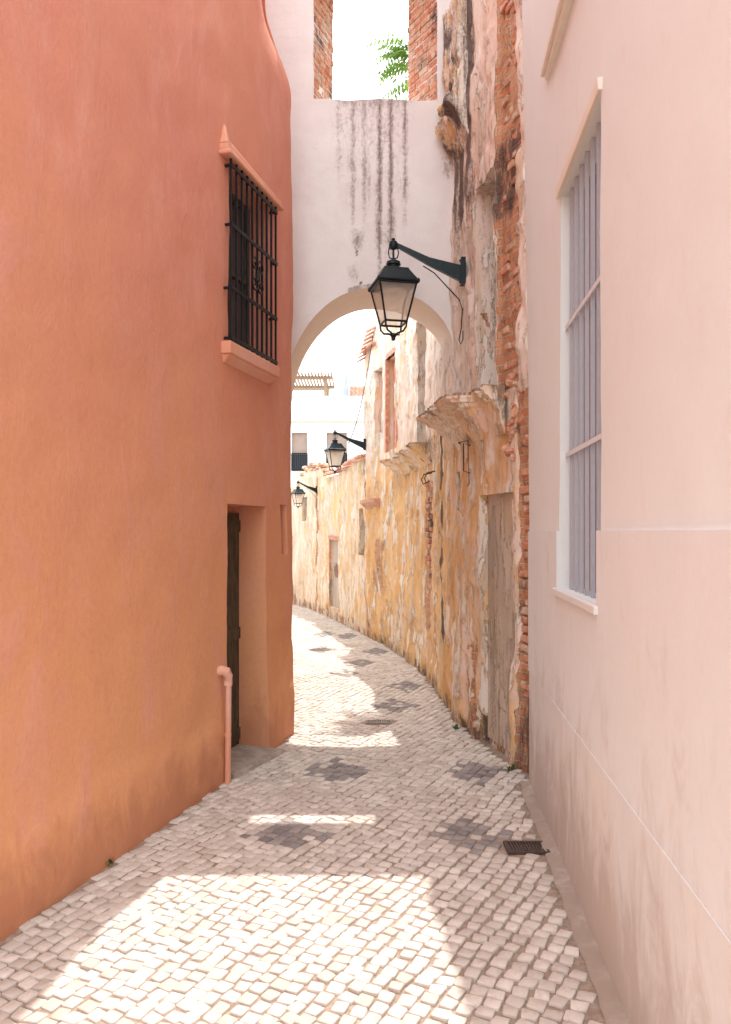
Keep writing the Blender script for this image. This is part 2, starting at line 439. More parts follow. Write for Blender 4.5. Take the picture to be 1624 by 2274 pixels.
diam = [(-.445, 4.53, .27, .24), (.60, 4.53, .27, .24), (-.22, 5.76, .27, .26), (.80, 5.72, .26, .26), (.29, 7.9, .22, .3),
        (.45, 8.9, .2, .3), (-.05, 10.5, .2, .3), (-.25, 9.7, .18, .3), (-.65, 11.7, .2, .35), (.15, 11.5, .2, .35), (-.7, 13.4, .2, .4), (-.3, 13.2, .2, .4)]
mb = MB(); ang = math.radians(-27); ca, sa = math.cos(ang), math.sin(ang); sz = .069
cx0, cy0 = 0, 12
NN = 210
for i in range(-NN, NN):
    for j in range(-NN, NN):
        a = i * sz; b = j * sz + (.25 * sz if i % 2 else 0)
        a0, b0 = a, b
        xx = a * ca - b * sa; yy = cy0 + a * sa + b * ca
        if yy < .8 or yy > 24.5 or abs(xx) > 8: continue
        a += .16 * fn(a0, b0, 0, .45, 4) + .015 * fn(a0, b0, 0, 5, 14); b += .18 * fn(a0, b0, 0, .42, 8) + .015 * fn(a0, b0, 0, 5, 24)
        a += random.uniform(-.005, .005); b += random.uniform(-.005, .005)
        x = cx0 + a * ca - b * sa; y = cy0 + a * sa + b * ca
        if y < 1.2 or y > 24: continue
        if x < lx(y) + .03 or x > rx(y) - .02: continue
        if .74 < x < 1.04 and 4.23 < y < 4.45: continue
        if -.03 < x < .27 and 7.12 < y < 7.29: continue
        dk = 0
        for dx, dy, rx_, ry_ in diam:
            if abs(x - dx) / rx_ + abs(y - dy) / ry_ < 1.03 + random.uniform(-.16, .16): dk = 1
        if dk and random.random() < .10: dk = 0
        hw = sz * random.uniform(.43, .50); hh = sz * random.uniform(.43, .50)
        base = .007 * fn(x, y, 0, 1.1, 2)
        z = .012 + base + random.uniform(-.002, .002)
        rot = ang + random.uniform(-.15, .15); c_, s_ = math.cos(rot), math.sin(rot)
        tx, ty = random.uniform(-.04, .04), random.uniform(-.04, .04)
        rings = []
        cor = [(-1, -1), (1, -1), (1, 1), (-1, 1)]
        jit = [(random.uniform(.76, 1.1), random.uniform(.76, 1.1)) for _ in cor]
        pts8 = []
        for k in range(4):
            p0 = (cor[k][0] * jit[k][0] * hw, cor[k][1] * jit[k][1] * hh)
            p1 = (cor[(k + 1) % 4][0] * jit[(k + 1) % 4][0] * hw, cor[(k + 1) % 4][1] * jit[(k + 1) % 4][1] * hh)
            e_ = random.uniform(.05, .13)
            pts8.append((p0[0] + (p1[0] - p0[0]) * e_, p0[1] + (p1[1] - p0[1]) * e_))
            pts8.append((p0[0] + (p1[0] - p0[0]) * (1 - e_), p0[1] + (p1[1] - p0[1]) * (1 - e_)))
        for sc_, dz in ((1.01, -.016), (1.0, -.0018), (.94, .0)):
            r = []
            for px, py in pts8:
                X = px * sc_; Y = py * sc_
                r.append(mb.vert((x + X * c_ - Y * s_, y + X * s_ + Y * c_, z + dz + X * tx + Y * ty)))
            rings.append(r)
        for q in range(2):
            for k in range(8): mb.face((rings[q][k], rings[q][(k + 1) % 8], rings[q + 1][(k + 1) % 8], rings[q + 1][k]), dk)
        mb.face(rings[2], dk)
o = mb.obj('cobbled_street_paving', [M['cob'], M['cobdark']], kind='structure', smooth=True)
o.data.set_sharp_from_angle(angle=math.radians(50))

o = sweep(PW, -.9, 5.46, .06, [(0.001, .0), (.085, .0), (.10, .012), (.09, .020), (0.001, .034)], .018, 'kerb_strip', [M['kerb']], None, 2, 3., None, True)
o["kind"] = "structure"

def grate(x0, x1, y0, y1, n, label, fm):
    e = thing('drain_grate', label, 'drain grate', ((x0 + x1) / 2, (y0 + y1) / 2, 0))
    m = MB(); z = .020
    m.box(x0, x1, y0, y0 + .014, .0, z); m.box(x0, x1, y1 - .014, y1, .0, z)
    m.box(x0, x0 + .014, y0 + .014, y1 - .014, .0, z); m.box(x1 - .014, x1, y0 + .014, y1 - .014, .0, z)
    m.obj('frame', [M[fm]], e)
    m = MB(); w = (x1 - x0 - .03) / n
    for k in range(n): m.box(x0 + .015 + k * w, x0 + .015 + (k + .55) * w, y0 + .015, y1 - .015, .006, z - .003)
    m.obj('slats', [M[fm]], e)
grate(.77, 1.0, 4.26, 4.42, 12, "small dark iron drain grate set into the cobbles", 'rust')
grate(.0, .24, 7.15, 7.26, 10, "narrow grey drain cover set into the cobbled lane", 'coverstone')

# ------------------------------------------------------------------ ORANGE HOUSE
H = thing('orange_house', "tall orange plastered house with a barred window and recessed door", 'house', (-1.5, 4, 0))
SC = PL.sy(6.83)
def dispL(s, y, z):
    d = .022 * fn(0, s, z, .8, 1) + .008 * fn(0, s, z, 3.5, 2) + .003 * fn(0, s, z, 14, 5)
    d += .016 * (1 - ss(.38, .48, z + .05 * fn(0, s, 0, 1.2) + .02 * fn(0, s, 0, 6)))
    d -= ss(SC - .9, SC - .05, s) * .24 * ss(5.45, 6.3, z)
    d += .012 * fn(0, 0, z, 1.6, 7) * ss(SC - .5, SC, s)
    d += .012 * bumpf(s, SC - .5, SC + .3, .1) * ss(.0, .08, fn(0, s, z, 2.6, 9)) * (1 - ss(1.0, 1.7, z))
    return d
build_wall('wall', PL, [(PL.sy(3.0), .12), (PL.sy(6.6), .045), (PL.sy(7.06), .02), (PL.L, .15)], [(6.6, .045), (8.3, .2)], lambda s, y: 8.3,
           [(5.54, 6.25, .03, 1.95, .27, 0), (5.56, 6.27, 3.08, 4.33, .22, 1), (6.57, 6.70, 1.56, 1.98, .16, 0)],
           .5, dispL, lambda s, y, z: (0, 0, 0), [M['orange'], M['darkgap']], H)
FL = PL.F
m = MB()
m.fbox(FL, 5.42, 6.42, -.02, .085, 4.35, 4.385); m.fbox(FL, 5.43, 6.41, -.02, .065, 4.385, 4.43)
P = [FL(5.43, 0, 4.43), FL(6.41, 0, 4.43), FL(6.40, .06, 4.43), FL(5.43, .06, 4.43), FL(5.49, -.01, 4.60), FL(6.39, -.01, 4.47), FL(6.385, .03, 4.452), FL(5.50, .012, 4.59)]
m.hexa([P[0], P[1], P[2], P[3], P[4], FL(5.60, -.01, 4.52), FL(5.60, .01, 4.50), P[7]])
m.hexa([FL(5.585, -.01, 4.428), FL(6.41, -.01, 4.428), FL(6.40, .06, 4.428), FL(5.585, .062, 4.428), FL(5.585, -.01, 4.525), FL(6.36, -.01, 4.47), FL(6.36, .02, 4.45), FL(5.585, .012, 4.505)])
m.obj('window_hood', [M['orange_trim']], H, bevel=.010)
m = MB()
m.fbox(FL, 5.46, 6.36, -.02, .07, 2.985, 3.075)
m.hexa([FL(5.50, -.02, 2.93), FL(6.30, -.02, 2.93), FL(6.30, .0, 2.93), FL(5.50, .0, 2.93), FL(5.47, -.02, 2.985), FL(6.35, -.02, 2.985), FL(6.35, .06, 2.985), FL(5.47, .06, 2.985)])
m.obj('window_sill', [M['orange_trim']], H, bevel=.010)
m = MB()
for a, b in ((5.565, 5.61), (5.89, 5.94), (6.22, 6.265)): m.fbox(FL, a, b, -.19, -.15, 3.09, 4.325)
for a, b in ((3.09, 3.14), (3.7, 3.73), (4.28, 4.325)):
    m.fbox(FL, 5.61, 5.89, -.188, -.152, a, b); m.fbox(FL, 5.94, 6.22, -.188, -.152, a, b)
w = m.obj('window', [M['door']], H)
m = MB(); m.fbox(FL, 5.6, 6.23, -.178, -.172, 3.12, 4.3); sub(m, 'glass', [M['pane']], w)
m = MB()
y0, y1 = 5.50, 6.315; nb = 10
for k in range(nb):
    y = y0 + (y1 - y0) * k / (nb - 1)
    m.fbox(FL, y - .007, y + .007, .045, .059, 3.06, 4.345)
for z in (3.10, 3.45, 3.89, 4.30):
    m.fbox(FL, y0 - .012, y1 + .012, .056, .064, z - .014, z + .014)
    for y in (y0, y1): m.fbox(FL, y - .009, y + .009, -.03, .06, z - .008, z + .008)
for sgn in (-1, 1):
    for zc in (3.60, 3.74):
        pts = []
        for q in range(22):
            th = q / 21 * 2.4 * math.pi; r = .06 * (1 - q / 26)
            pts.append(FL(5.93 + sgn * (.055 - r * math.cos(th)) * 1.0, .066, zc + (r * math.sin(th)) * (1 if zc > 3.65 else -1)))
        m.tube(pts, .007, 6)
m.fbox(FL, 5.90, 5.96, .06, .074, 3.63, 3.71)
m.obj('window_grille', [M['iron']], H, label="black iron bars with a small scroll ornament")
m = MB(); n = 7
for k in range(n):
    a = 5.55 + (6.26 - 5.55) * k / n; b = 5.55 + (6.26 - 5.55) * (k + 1) / n
    m.fbox(FL, a + .003, b - .003, -.262, -.235, .05, 1.9)
for z in (.1, .9, 1.75): m.fbox(FL, 5.56, 6.25, -.235, -.222, z, z + .09)
d = m.obj('door', [M['door']], H, label="weathered plank door deep in the recess")
m = MB(); m.tube([FL(5.66, -.22, 1.0), FL(5.66, -.185, 1.0), FL(5.66, -.185, .9)], .009, 6); sub(m, 'handle', [M['rust']], d)
m = MB()
m.hexa([FL(5.50, -.26, .0), FL(6.24, -.26, .0), FL(6.30, .16, .0), FL(5.56, .07, .0), FL(5.55, -.26, .058), FL(6.24, -.26, .058), FL(6.28, .14, .034), FL(5.56, .05, .050)])
m.obj('doorstep', [M['stone']], H, bevel=.008)
m = MB()
m.tube([FL(5.42, -.02, .79), FL(5.42, .03, .80), FL(5.432, .05, .79), FL(5.445, .058, .76), FL(5.455, .056, .70), FL(5.455, .05, .0)], [.034, .034, .034, .032, .021, .021], 14)
m.tube([FL(5.455, .052, .69), FL(5.455, .052, .73)], .030, 14)
m.tube([FL(5.455, .05, .34), FL(5.455, .05, .36)], .025, 14)
o = m.obj('drain_pipe', [M['orange_trim']], H, smooth=True, label="short orange painted downpipe beside the door"); o.data.set_sharp_from_angle(angle=math.radians(40))

# ------------------------------------------------------------------ WHITE HOUSE
W = thing('white_house', "pale pink-white house with a tall barred window and stone dado", 'house', (1.2, 2.5, 0))
def dispW(s, y, z):
    d = .010 * fn(3, s, z, .8, 1) + .003 * fn(3, s, z, 5, 2)
    d += .0127 * z * ss(4.3, 5.47, y)
    return d
build_wall('wall', PW, [(PW.sy(1.5), .3), (PW.L, .06)], [(6.2, .06), (7.4, .3)], lambda s, y: 7.4,
           [(3.33, 4.36, 1.44, 3.60, .16, 1), (3.33, 4.32, 4.52, 6.4, .16, 1)], .5, dispW, lambda s, y, z: (0, 0, 0), [M['white'], M['interior']], W)
FW = PW.F
def dado_mb(z0, z1, p, name, hole, slab, mt):
    m = MB()
    y = -.9; segs = []
    while y < 5.46:
        y2 = min(5.468, y + slab); segs.append((y, y2)); y = y2
    for a, b in segs:
        parts = [(a, b)]
        if hole:
            parts = []
            if b <= 3.33 or a >= 4.36: parts = [(a, b)]
            else:
                if a < 3.33: parts.append((a, 3.33))
                if b > 4.36: parts.append((4.36, b))
                lo, hi = max(a, 3.33), min(b, 4.36)
                if hi > lo: m.fbox(FW, lo + .001, hi - .001, -.01, p, z0, 1.395)
        for c, d in parts:
            k = max(1, int((d - c) / .25))
            for q in range(k):
                A_ = c + (d - c) * q / k; B_ = c + (d - c) * (q + 1) / k
                lean = .0127 * (z0 + z1) / 2
                pa = p + lean * ss(4.3, 5.47, A_); pb = p + lean * ss(4.3, 5.47, B_)
                A_ += .0008 if q == 0 else 0; B_ -= .0008 if q == k - 1 else 0
                m.hexa([FW(A_, -.01, z0), FW(B_, -.01, z0), FW(B_, pb, z0), FW(A_, pa, z0), FW(A_, -.01, z1), FW(B_, -.01, z1), FW(B_, pb, z1), FW(A_, pa, z1)])
    m.obj(name, [M[mt]], W)
dado_mb(.7912, 1.755, .018, 'dado', True, 1.15, 'dado')
dado_mb(-.02, .79, .0225, 'plinth', False, 1.6, 'plinth')
m = MB()
m.hexa([FW(3.30, -.05, 3.602), FW(4.40, -.05, 3.602), FW(4.40, .016, 3.602), FW(3.30, .016, 3.602), FW(3.30, -.05, 3.655), FW(4.40, -.05, 3.655), FW(4.40, .020, 3.655), FW(3.30, .020, 3.655)])
m.obj('window_surround', [M['cream']], W, bevel=.005)
m = MB(); m.fbox(FW, 3.30, 4.42, -.12, .034, 1.40, 1.438); m.obj('window_sill', [M['plinth']], W, bevel=.006)
m = MB()
for a, b in ((3.34, 3.40), (3.80, 3.85), (4.29, 4.35)): m.fbox(FW, a, b, -.15, -.11, 1.445, 3.595)
for a, b in ((1.445, 1.5), (2.9, 2.95), (3.54, 3.595)):
    m.fbox(FW, 3.40, 3.80, -.148, -.112, a, b); m.fbox(FW, 3.85, 4.29, -.148, -.112, a, b)
w = m.obj('window', [M['blind']], W)
m = MB(); m.fbox(FW, 3.38, 4.32, -.14, -.134, 1.48, 3.56); sub(m, 'blind', [M['blind']], w)
m = MB(); nb = 7
for k in range(nb):
    y = 3.37 + (4.32 - 3.37) * (k + .5) / nb; m.fbox(FW, y - .012, y + .012, -.055, -.037, 1.442, 3.598)
m.obj('window_grille', [M['greyiron']], W, label="slim blue-grey vertical iron bars")
for z in (2.17, 2.87):
    m = MB(); m.fbox(FW, 3.332, 4.358, -.0365, -.029, z - .012, z + .012); m.obj('cross_bar', [M['paleframe']], W)
m = MB()
m.fbox(FW, 3.1, 4.72, -.05, .055, 4.47, 4.515); m.fbox(FW, 3.14, 4.68, -.05, .035, 4.43, 4.47)
m.obj('window_sill', [M['cream']], W, bevel=.006, label="moulded stone sill of the upper window")
m = MB()
for a, b in ((3.34, 3.42), (3.80, 3.85), (4.23, 4.31)): m.fbox(FW, a, b, -.15, -.11, 4.525, 6.395)
m.fbox(FW, 3.42, 4.23, -.148, -.112, 4.525, 4.6)
m.obj('window', [M['paleframe']], W)

# ------------------------------------------------------------------ ARCHWAY
A = thing('archway', "white limewashed arch spanning the lane between two houses, streaked with grime", 'archway', (.07, 7.9, 0))
xc, zt = .07, 5.86; yf, yb = 7.5, 8.22
def zb(x):
    if x < xc: return 2.95 + 1.12 * math.sqrt(max(0, 1 - ((x - xc) / .85) ** 2))
    return 3.47 + .60 * math.sqrt(max(0, 1 - ((x - xc) / .763) ** 2))
colx = []
xl, xr = xc - .85, xc + .763
for k in range(10): colx.append((-1.3 + (xl + 1.3) * k / 9, 0.0))
for k in range(71):
    x = (xl + xr) / 2 - (xr - xl) / 2 * math.cos(math.pi * k / 70); colx.append((x, zb(x)))
for k in range(10): colx.append((xr + (1.3 - xr) * k / 9, 3.42))
stk = [(752, 430, .50), (783, 560, .75), (812, 520, .8), (842, 640, 1.05), (868, 620, 1.0), (900, 520, .8)]
stk = [((a - 811.5) * 7.5 / 1750, 1.75 + (1180 - b) * 7.5 / 1750, c) for a, b, c in stk]
def amask(x, z):
    r = 0
    for sx, sz_, st in stk:
        w = .030 + .014 * fn(0, z, 0, 3, sx); cxs = sx + .012 * fn(0, z, 0, 2.5, sx * 9)
        r = max(r, st * math.exp(-((x - cxs) / w) ** 2) * ss(sz_ - .3, sz_ + .6, z))
    r = max(r, .55 * ss(5.66, 5.86, z) * bumpf(x, -.32, .45, .1))
    r = max(r, .30 * ss(4.2, 5.6, z) * bumpf(x, -.35, .45, .15))
    r = max(r, .85 * math.exp(-((x + .07) / .06) ** 2) * math.exp(-((z - 4.52) / .1) ** 2), .7 * math.exp(-((x + .12) / .05) ** 2) * math.exp(-((z - 4.2) / .09) ** 2))
    r = max(r, .6 * ss(.64, .82, x) * bumpf(z, 5.1, 5.8, .15))
    cr = 0
    if 4.05 < z < 4.55:
        xx = -.06 + .05 * fn(0, z, 0, 7, 3) + .03 * fn(0, z, 0, 22, 6)
        cr = math.exp(-((x - xx) / .008) ** 2)
    if zb(max(xl + .01, min(xr - .01, x))) > z - .035 and abs(x + .05) < .13: r = max(r, .7)
    return (r, cr, 0)
mb = MB(); NR = 110; rows = []
for x, z0_ in colx:
    rf = []; rb = []
    for j in range(NR + 1):
        z = z0_ + (zt + .022 * fn(x, 0, 0, 3, 3) - z0_) * j / NR
        dy = .015 * fn(x, z, 0, 1.5, 4) + .004 * fn(x, z, 0, 9, 6)
        rf.append(mb.vert((x, yf + dy, z), (x, z), amask(x, z)))
        rb.append(mb.vert((x, yb + dy, z), (x, z), (0, 0, 0)))
    rows.append((rf, rb))
for i in range(len(rows) - 1):
    f0, b0 = rows[i]; f1, b1 = rows[i + 1]
    for j in range(NR):
        mb.face((f0[j], f1[j], f1[j + 1], f0[j + 1])); mb.face((b1[j], b0[j], b0[j + 1], b1[j + 1]))
    mb.face((f0[NR], f1[NR], b1[NR], b0[NR]))
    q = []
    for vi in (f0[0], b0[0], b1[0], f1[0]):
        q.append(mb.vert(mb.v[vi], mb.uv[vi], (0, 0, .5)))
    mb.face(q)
for k in (0, -1): mb.face(rows[k][0][::-1] + rows[k][1])
o = mb.obj('wall', [M['arch']], A); o.data.polygons.foreach_set('use_smooth', [True] * len(o.data.polygons)); o.data.set_sharp_from_angle(angle=math.radians(40))
m = MB(); yq = 7.93
def pier(pts, z0, z1, n=14):
    prev = None
    for k in range(n + 1):
        z = z0 + (z1 - z0) * k / n
        r = [m.vert((x + .008 * fn(x, z, y, 3), y + .006 * fn(x, z, y, 4), z), (x, z), (.05, 0, 0)) for x, y in pts]
        if prev:
            for q in range(4): m.face((prev[q], prev[(q + 1) % 4], r[(q + 1) % 4], r[q]))
        else: m.face(r[::-1])
        prev = r
    m.face(prev)
pier([(-1.3, 7.502), (-.499, 7.502), (-.33, yq), (-1.3, yq)], 5.83, 7.099)
pier([(.688, 7.502), (1.3, 7.502), (1.3, yq), (.43, yq)], 5.83, 7.099)
pier([(-1.3, 7.502), (1.3, 7.502), (1.3, yq), (-1.3, yq)], 7.1, 7.74)
m.obj('upper_wall', [M['arch']], A)
for (xa, ya, xb, yb_) in ((-.499, 7.502, -.33, yq), (.688, 7.502, .43, yq)):
    m = MB(); z = 5.865
    while z < 7.03:
        sg = 1 if xa < 0 else -1
        dx, dy = xb - xa, yb_ - ya; L = math.hypot(dx, dy); ux, uy = dx / L, dy / L; nx, ny = (uy, -ux) if sg > 0 else (-uy, ux)
        u = .012
        while u < L - .02:
            w = min(random.uniform(.09, .17), L - .005 - u)
            p = random.uniform(.002, .022); P = []
            for zz in (z + random.uniform(0, .004), z + .056):
                for (uu, pp) in ((u, -.05), (u + w - .012, -.05), (u + w - .012, p), (u, p)):
                    P.append((xa + ux * uu + nx * pp, ya + uy * uu + ny * pp, zz + random.uniform(-.005, .005)))
            m.hexa(P); u += w
        z += .068
    m.obj('brick_jamb', [M['brick']], A, bevel=.006)

# ------------------------------------------------------------------ RUINED HOUSE
RH = thing('ruined_house', "crumbling ruined house with peeling ochre plaster, exposed bricks and balconies", 'ruined house', (.9, 8, 0))
def dispR(s, y, z):
    d = .032 * fn(5, s, z * .5, 1.1, 1) + .022 * fn(5, s, z * .5, 3.5, 2) + .014 * fn(5, s, z, 9, 7)
    pk = fn(5, s, z * .45, 3.0, 11); d += .020 * ss(.08, .12, pk)
    pk = fn(5, s, z * .4, 6.0, 21); d += .012 * ss(.10, .14, pk)
    d -= .035 * bumpf(y, 5.72, 6.1, .03) * ss(2.8, 2.95, z)
    d -= .045 * bumpf(y, 5.48, 5.80, .03) * (1 - ss(2.7, 2.85, z))
    d += .05 * bumpf(y, 5.4, 5.66, .03) * ss(2.9, 3.1, z) * (1 + .8 * fn(0, y, z, 6, 1))
    d += .04 * bumpf(y, 7.0, 7.9, .3) * (1 - ss(.2, .8, z))
    d -= .06 * ss(.55, .0, z) * max(0, fn(5, s, z, 2.2, 31)) * 2
    d -= .03 * bumpf(y, 9.05, 9.5, .05) * bumpf(z, .7, 2.3, .15)
    d -= .10 * bumpf(y, 6.45, 6.62, .04) * (1 - ss(.12, .3, z))
    return d
def maskR(s, y, z):
    r = .13 + .36 * max(0, fn(0, s * 5, z * .35, 1, 3))
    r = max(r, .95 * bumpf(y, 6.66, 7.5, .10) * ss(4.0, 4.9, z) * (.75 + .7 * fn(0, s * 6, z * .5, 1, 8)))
    r = max(r, 1.05 * bumpf(y, 8.06, 8.24, .06) * bumpf(z, .5, 2.85, .2), .6 * bumpf(y, 8.3, 8.36, .04) * bumpf(z, 1.6, 2.85, .2))
    r = max(r, .75 * bumpf(y, 5.7, 6.15, .04) * bumpf(z, 4.1, 4.75, .12), .5 * bumpf(y, 5.7, 6.12, .04) * bumpf(z, 3.5, 3.75, .12))
    r = max(r, .58 * (1 - ss(.05, .28, z)), .6 * bumpf(y, 5.5, 5.8, .05) * (1 - ss(.4, 1.0, z)))
    r = max(r, 1.2 * bumpf(y, 6.44, 6.62, .04) * (1 - ss(.12, .32, z)))
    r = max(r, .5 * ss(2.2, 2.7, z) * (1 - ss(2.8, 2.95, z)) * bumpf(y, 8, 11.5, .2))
    g_ = .10 + .30 * max(0, fn(0, s, z, 1.2, 9))
    g_ = max(g_, 1.2 * bumpf(y, 5.7, 6.12, .02) * ss(2.78, 2.9, z), 1.1 * bumpf(y, 5.45, 5.80, .03) * (1 - ss(2.7, 2.85, z)))
    g_ = max(g_, .80 * bumpf(y, 9.05, 9.5, .08) * bumpf(z, .6, 2.4, .2), .55 * bumpf(y, 12., 12.7, .1) * bumpf(z, .7, 1.7, .2))
    g_ = max(g_, .5 * bumpf(y, 6.62, 6.9, .05) * (1 - ss(.7, 1.2, z)), .5 * bumpf(y, 6.65, 6.8, .04) * bumpf(z, 3.4, 3.9, .1))
    g_ *= 1 - .9 * bumpf(y, 5.4, 5.66, .03) * ss(2.9, 3.1, z)
    b = .14 + .66 * (1 - ss(2.3, 3.4, z)) * (.72 + .28 * ss(6.8, 8.0, y))
    b = max(b, .32 * ss(9, 10, y))
    b *= 1 - .3 * ss(.3, .9, fn(0, s, z * .3, .9, 14) + .5)
    return (r, g_, b)
def ztopR(s, y):
    return 9.3 - 1.9 * ss(9.3, 9.5, y) - 1.2 * ss(11.2, 11.4, y) - 1.0 * ss(12.45, 12.6, y) + .15 * fn(0, s, 0, 2) + .08 * fn(0, s, 0, 7)
openR = [(6.14, 6.66, 2.88, 4.6, .30, 1), (5.88, 6.50, .06, 2.05, .05, 2), (9.35, 10.1, 2.82, 4.7, .3, 1),
         (11.35, 11.95, 2.95, 4.35, .10, 3), (7.15, 7.34, 1.95, 2.3, .14, 1), (6.86, 6.95, 1.98, 2.3, .1, 1), (9.2, 9.45, 1.55, 1.9, .12, 1),
         (12.2, 12.55, 3.3, 4.3, .1, 3)]
build_wall('wall', PR, [(PR.sy(8.4), .022), (PR.sy(10.5), .035), (PR.L, .05)], [(5.9, .028), (9.4, .25)], ztopR, openR, .42, dispR, maskR,
           [M['ruin'], M['darkgap'], M['blocked'], M['redpaint']], RH)
FR = PR.F
def lay(ya, yb, za, zb_, keep, edge=.03, prot=(-.03, .012)):
    m = MB(); z = za
    while z < zb_:
        s = PR.sy(ya) + random.uniform(-.05, .02); s1 = PR.sy(yb) + random.uniform(-edge, edge)
        while s < s1:
            w = random.uniform(.07, .2)
            if random.random() < keep and s + w < s1 + .03:
                p = random.uniform(*prot); P = []
                for zz in (z, z + random.uniform(.046, .056)):
                    for uu, pp in ((s + .006, -.12), (s + w - .006, -.12), (s + w - .006, p), (s + .006, p)):
                        q = PR.pos(uu); n_ = PR.nrm(uu); w_ = q + n_ * (pp + random.uniform(-.007, .007))
                        P.append((w_.x, w_.y, zz + random.uniform(-.005, .005)))
                m.hexa(P)
            s += w
        z += .067
    m.obj('exposed_brick', [M['brick']], RH, bevel=.009)
lay(5.71, 6.10, 2.92, 8.6, .90, .05)
lay(5.49, 5.78, .55, 2.8, .88, .08)
lay(9.06, 9.48, .75, 2.3, .7, .1, (-.02, .02))
prof = [(0.0, 2.865), (.30, 2.865), (.33, 2.86), (.335, 2.845), (.33, 2.825), (.30, 2.818), (.29, 2.795), (.235, 2.785), (.22, 2.76), (.16, 2.745), (.14, 2.70), (.09, 2.675), (.07, 2.60), (.03, 2.55), (0.0, 2.50)]
sweep(PR, 5.99, 7.65, .02, prof, .014, 'balcony', [M['ruinfar']], RH, 2, 2., "broken moulded stone balcony slab", True, 10, (.12, .0, .36), .42, .6)
prof2 = [(0.0, 2.77), (.24, 2.77), (.265, 2.76), (.26, 2.735), (.23, 2.725), (.20, 2.695), (.13, 2.67), (.09, 2.62), (.04, 2.58), (0.0, 2.54)]
sweep(PR, 9.0, 11.3, .04, prof2, .016, 'balcony', [M['ruinfar']], RH, 2, 5., "broken moulded stone balcony slab", True, 9, (.15, .0, .4), .4, .5)
cor = [(0, 6.6), (.12, 6.6), (.10, 6.3), (.13, 6.0), (.09, 5.85), (.10, 5.78), (.15, 5.74), (.155, 5.68), (.12, 5.65), (.17, 5.58), (.21, 5.55), (.205, 5.48), (.13, 5.43), (.10, 5.35), (.04, 5.27), (0, 5.18)]
sweep(PR, 6.85, 7.44, .02, cor, .03, 'broken_cornice', [M['ruin']], RH, 3, 8., "broken dark-stained stone cornice", True, 9, (.48, .1, .4), .3)
sweep(PR, 12.3, 13.1, .05, [(0, 2.28), (.12, 2.27), (.12, 2.22), (.06, 2.17), (0, 2.12)], .012, 'window_ledge', [M['terra']], RH, 2, 4., None)
m = MB()
for k in range(8):
    y = 12.50 + k * .085
    m.hexa([FR(y, -.1, 5.05 - k * .05), FR(y + .07, -.1, 5.05 - k * .05), FR(y + .07, .17, 4.90 - k * .05), FR(y, .17, 4.90 - k * .05),
            FR(y + .01, -.1, 5.09 - k * .05), FR(y + .06, -.1, 5.09 - k * .05), FR(y + .06, .17, 4.935 - k * .05), FR(y + .01, .17, 4.935 - k * .05)])
m.fbox(FR, 12.48, 13.18, -.05, .10, 4.72, 4.76)
m.obj('tiled_eave', [M['terra']], RH, bevel=.008)
m = MB()
m.fbox(FR, 11.30, 11.37, -.02, .03, 2.95, 4.4); m.fbox(FR, 11.93, 12.0, -.02, .03, 2.95, 4.4); m.fbox(FR, 11.371, 11.929, -.02, .035, 4.35, 4.42)
m.obj('window_frame', [M['redpaint']], RH)
hooks = [([FR(6.86, .0, 2.50), FR(6.86, .06, 2.52), FR(6.86, .06, 2.28), FR(6.86, .0, 2.26)], .006),
         ([FR(7.10, .0, 2.53), FR(7.10, .05, 2.55), FR(6.72, .055, 2.53), FR(6.70, .05, 2.16), FR(6.84, .03, 2.15)], .005)]
for y in (8.7, 8.95): hooks.append(([FR(y, .0, 2.42), FR(y, .09, 2.40), FR(y, .12, 2.34), FR(y, .10, 2.29), FR(y, .06, 2.31)], .008))
for pts, r in hooks:
    m = MB(); m.tube(pts, r, 6); m.obj('iron_hook', [M['rust']], RH, label="rusty bent iron hook")
m = MB()
for k in range(44):
    y = random.uniform(5.52, 5.98); z = 2.32 + .6 * k / 44 + random.uniform(-.02, .02); r = random.uniform(.03, .055); c = Vector(FR(y, random.uniform(-.05, .0), z))
    pr = []
    for q in range(5):
        th = math.pi * q / 4; pr.append((max(.002, r * math.sin(th)), -r * .7 * math.cos(th)))
    b0 = len(m.v); m.lathe(c, pr, 7, 0, random.random())
    for vi in range(b0, len(m.v)):
        v = Vector(m.v[vi]); m.v[vi] = tuple(c + (v - c) * (1 + .6 * fn(v.x, v.y, v.z, 22)))
m.obj('rubble_masonry', [M['brick']], RH, label="rough stones in the broken corner")

# ------------------------------------------------------------------ LOW RUINED WALL beyond
LW = thing('garden_wall', "low crumbling ochre wall with red tile coping along the curved lane", 'wall', (-.9, 16.5, 0))
def ztopF(s, y): return 2.98 - .12 * ss(13.2, 16, y) + .28 * bumpf(y, 16.6, 18.6, .5) + .05 * fn(1, s, 0, 3)
def maskF(s, y, z):
    r = .12 + .25 * max(0, fn(2, s * 4, z * .4, 1, 3)); r = max(r, .45 * (1 - ss(.05, .35, z)), .4 * bumpf(y, 18, 24, .5) * (1 - ss(.4, 1.1, z)))
    g_ = .1 + .25 * max(0, fn(2, s, z, 1, 9)); g_ = max(g_, .6 * bumpf(y, 17.0, 17.3, .1), .45 * (1 - ss(.1, .4, z)))
    return (r, g_, .42 - .24 * ss(17, 19, y))
build_wall('wall', PF, [(PF.sy(20), .06), (PF.L, .2)], [(3.4, .06)], ztopF,
           [(13.32, 13.62, 1.35, 2.15, .2, 1), (15.2, 15.95, .25, 1.58, .05, 2), (18.0, 18.35, 2.0, 2.55, .2, 1)], .35,
           lambda s, y, z: dispR(s + 20, 10, z) * .8, maskF, [M['ruinfar'], M['darkgap'], M['kerb']], LW)
FF = PF.F
m = MB()
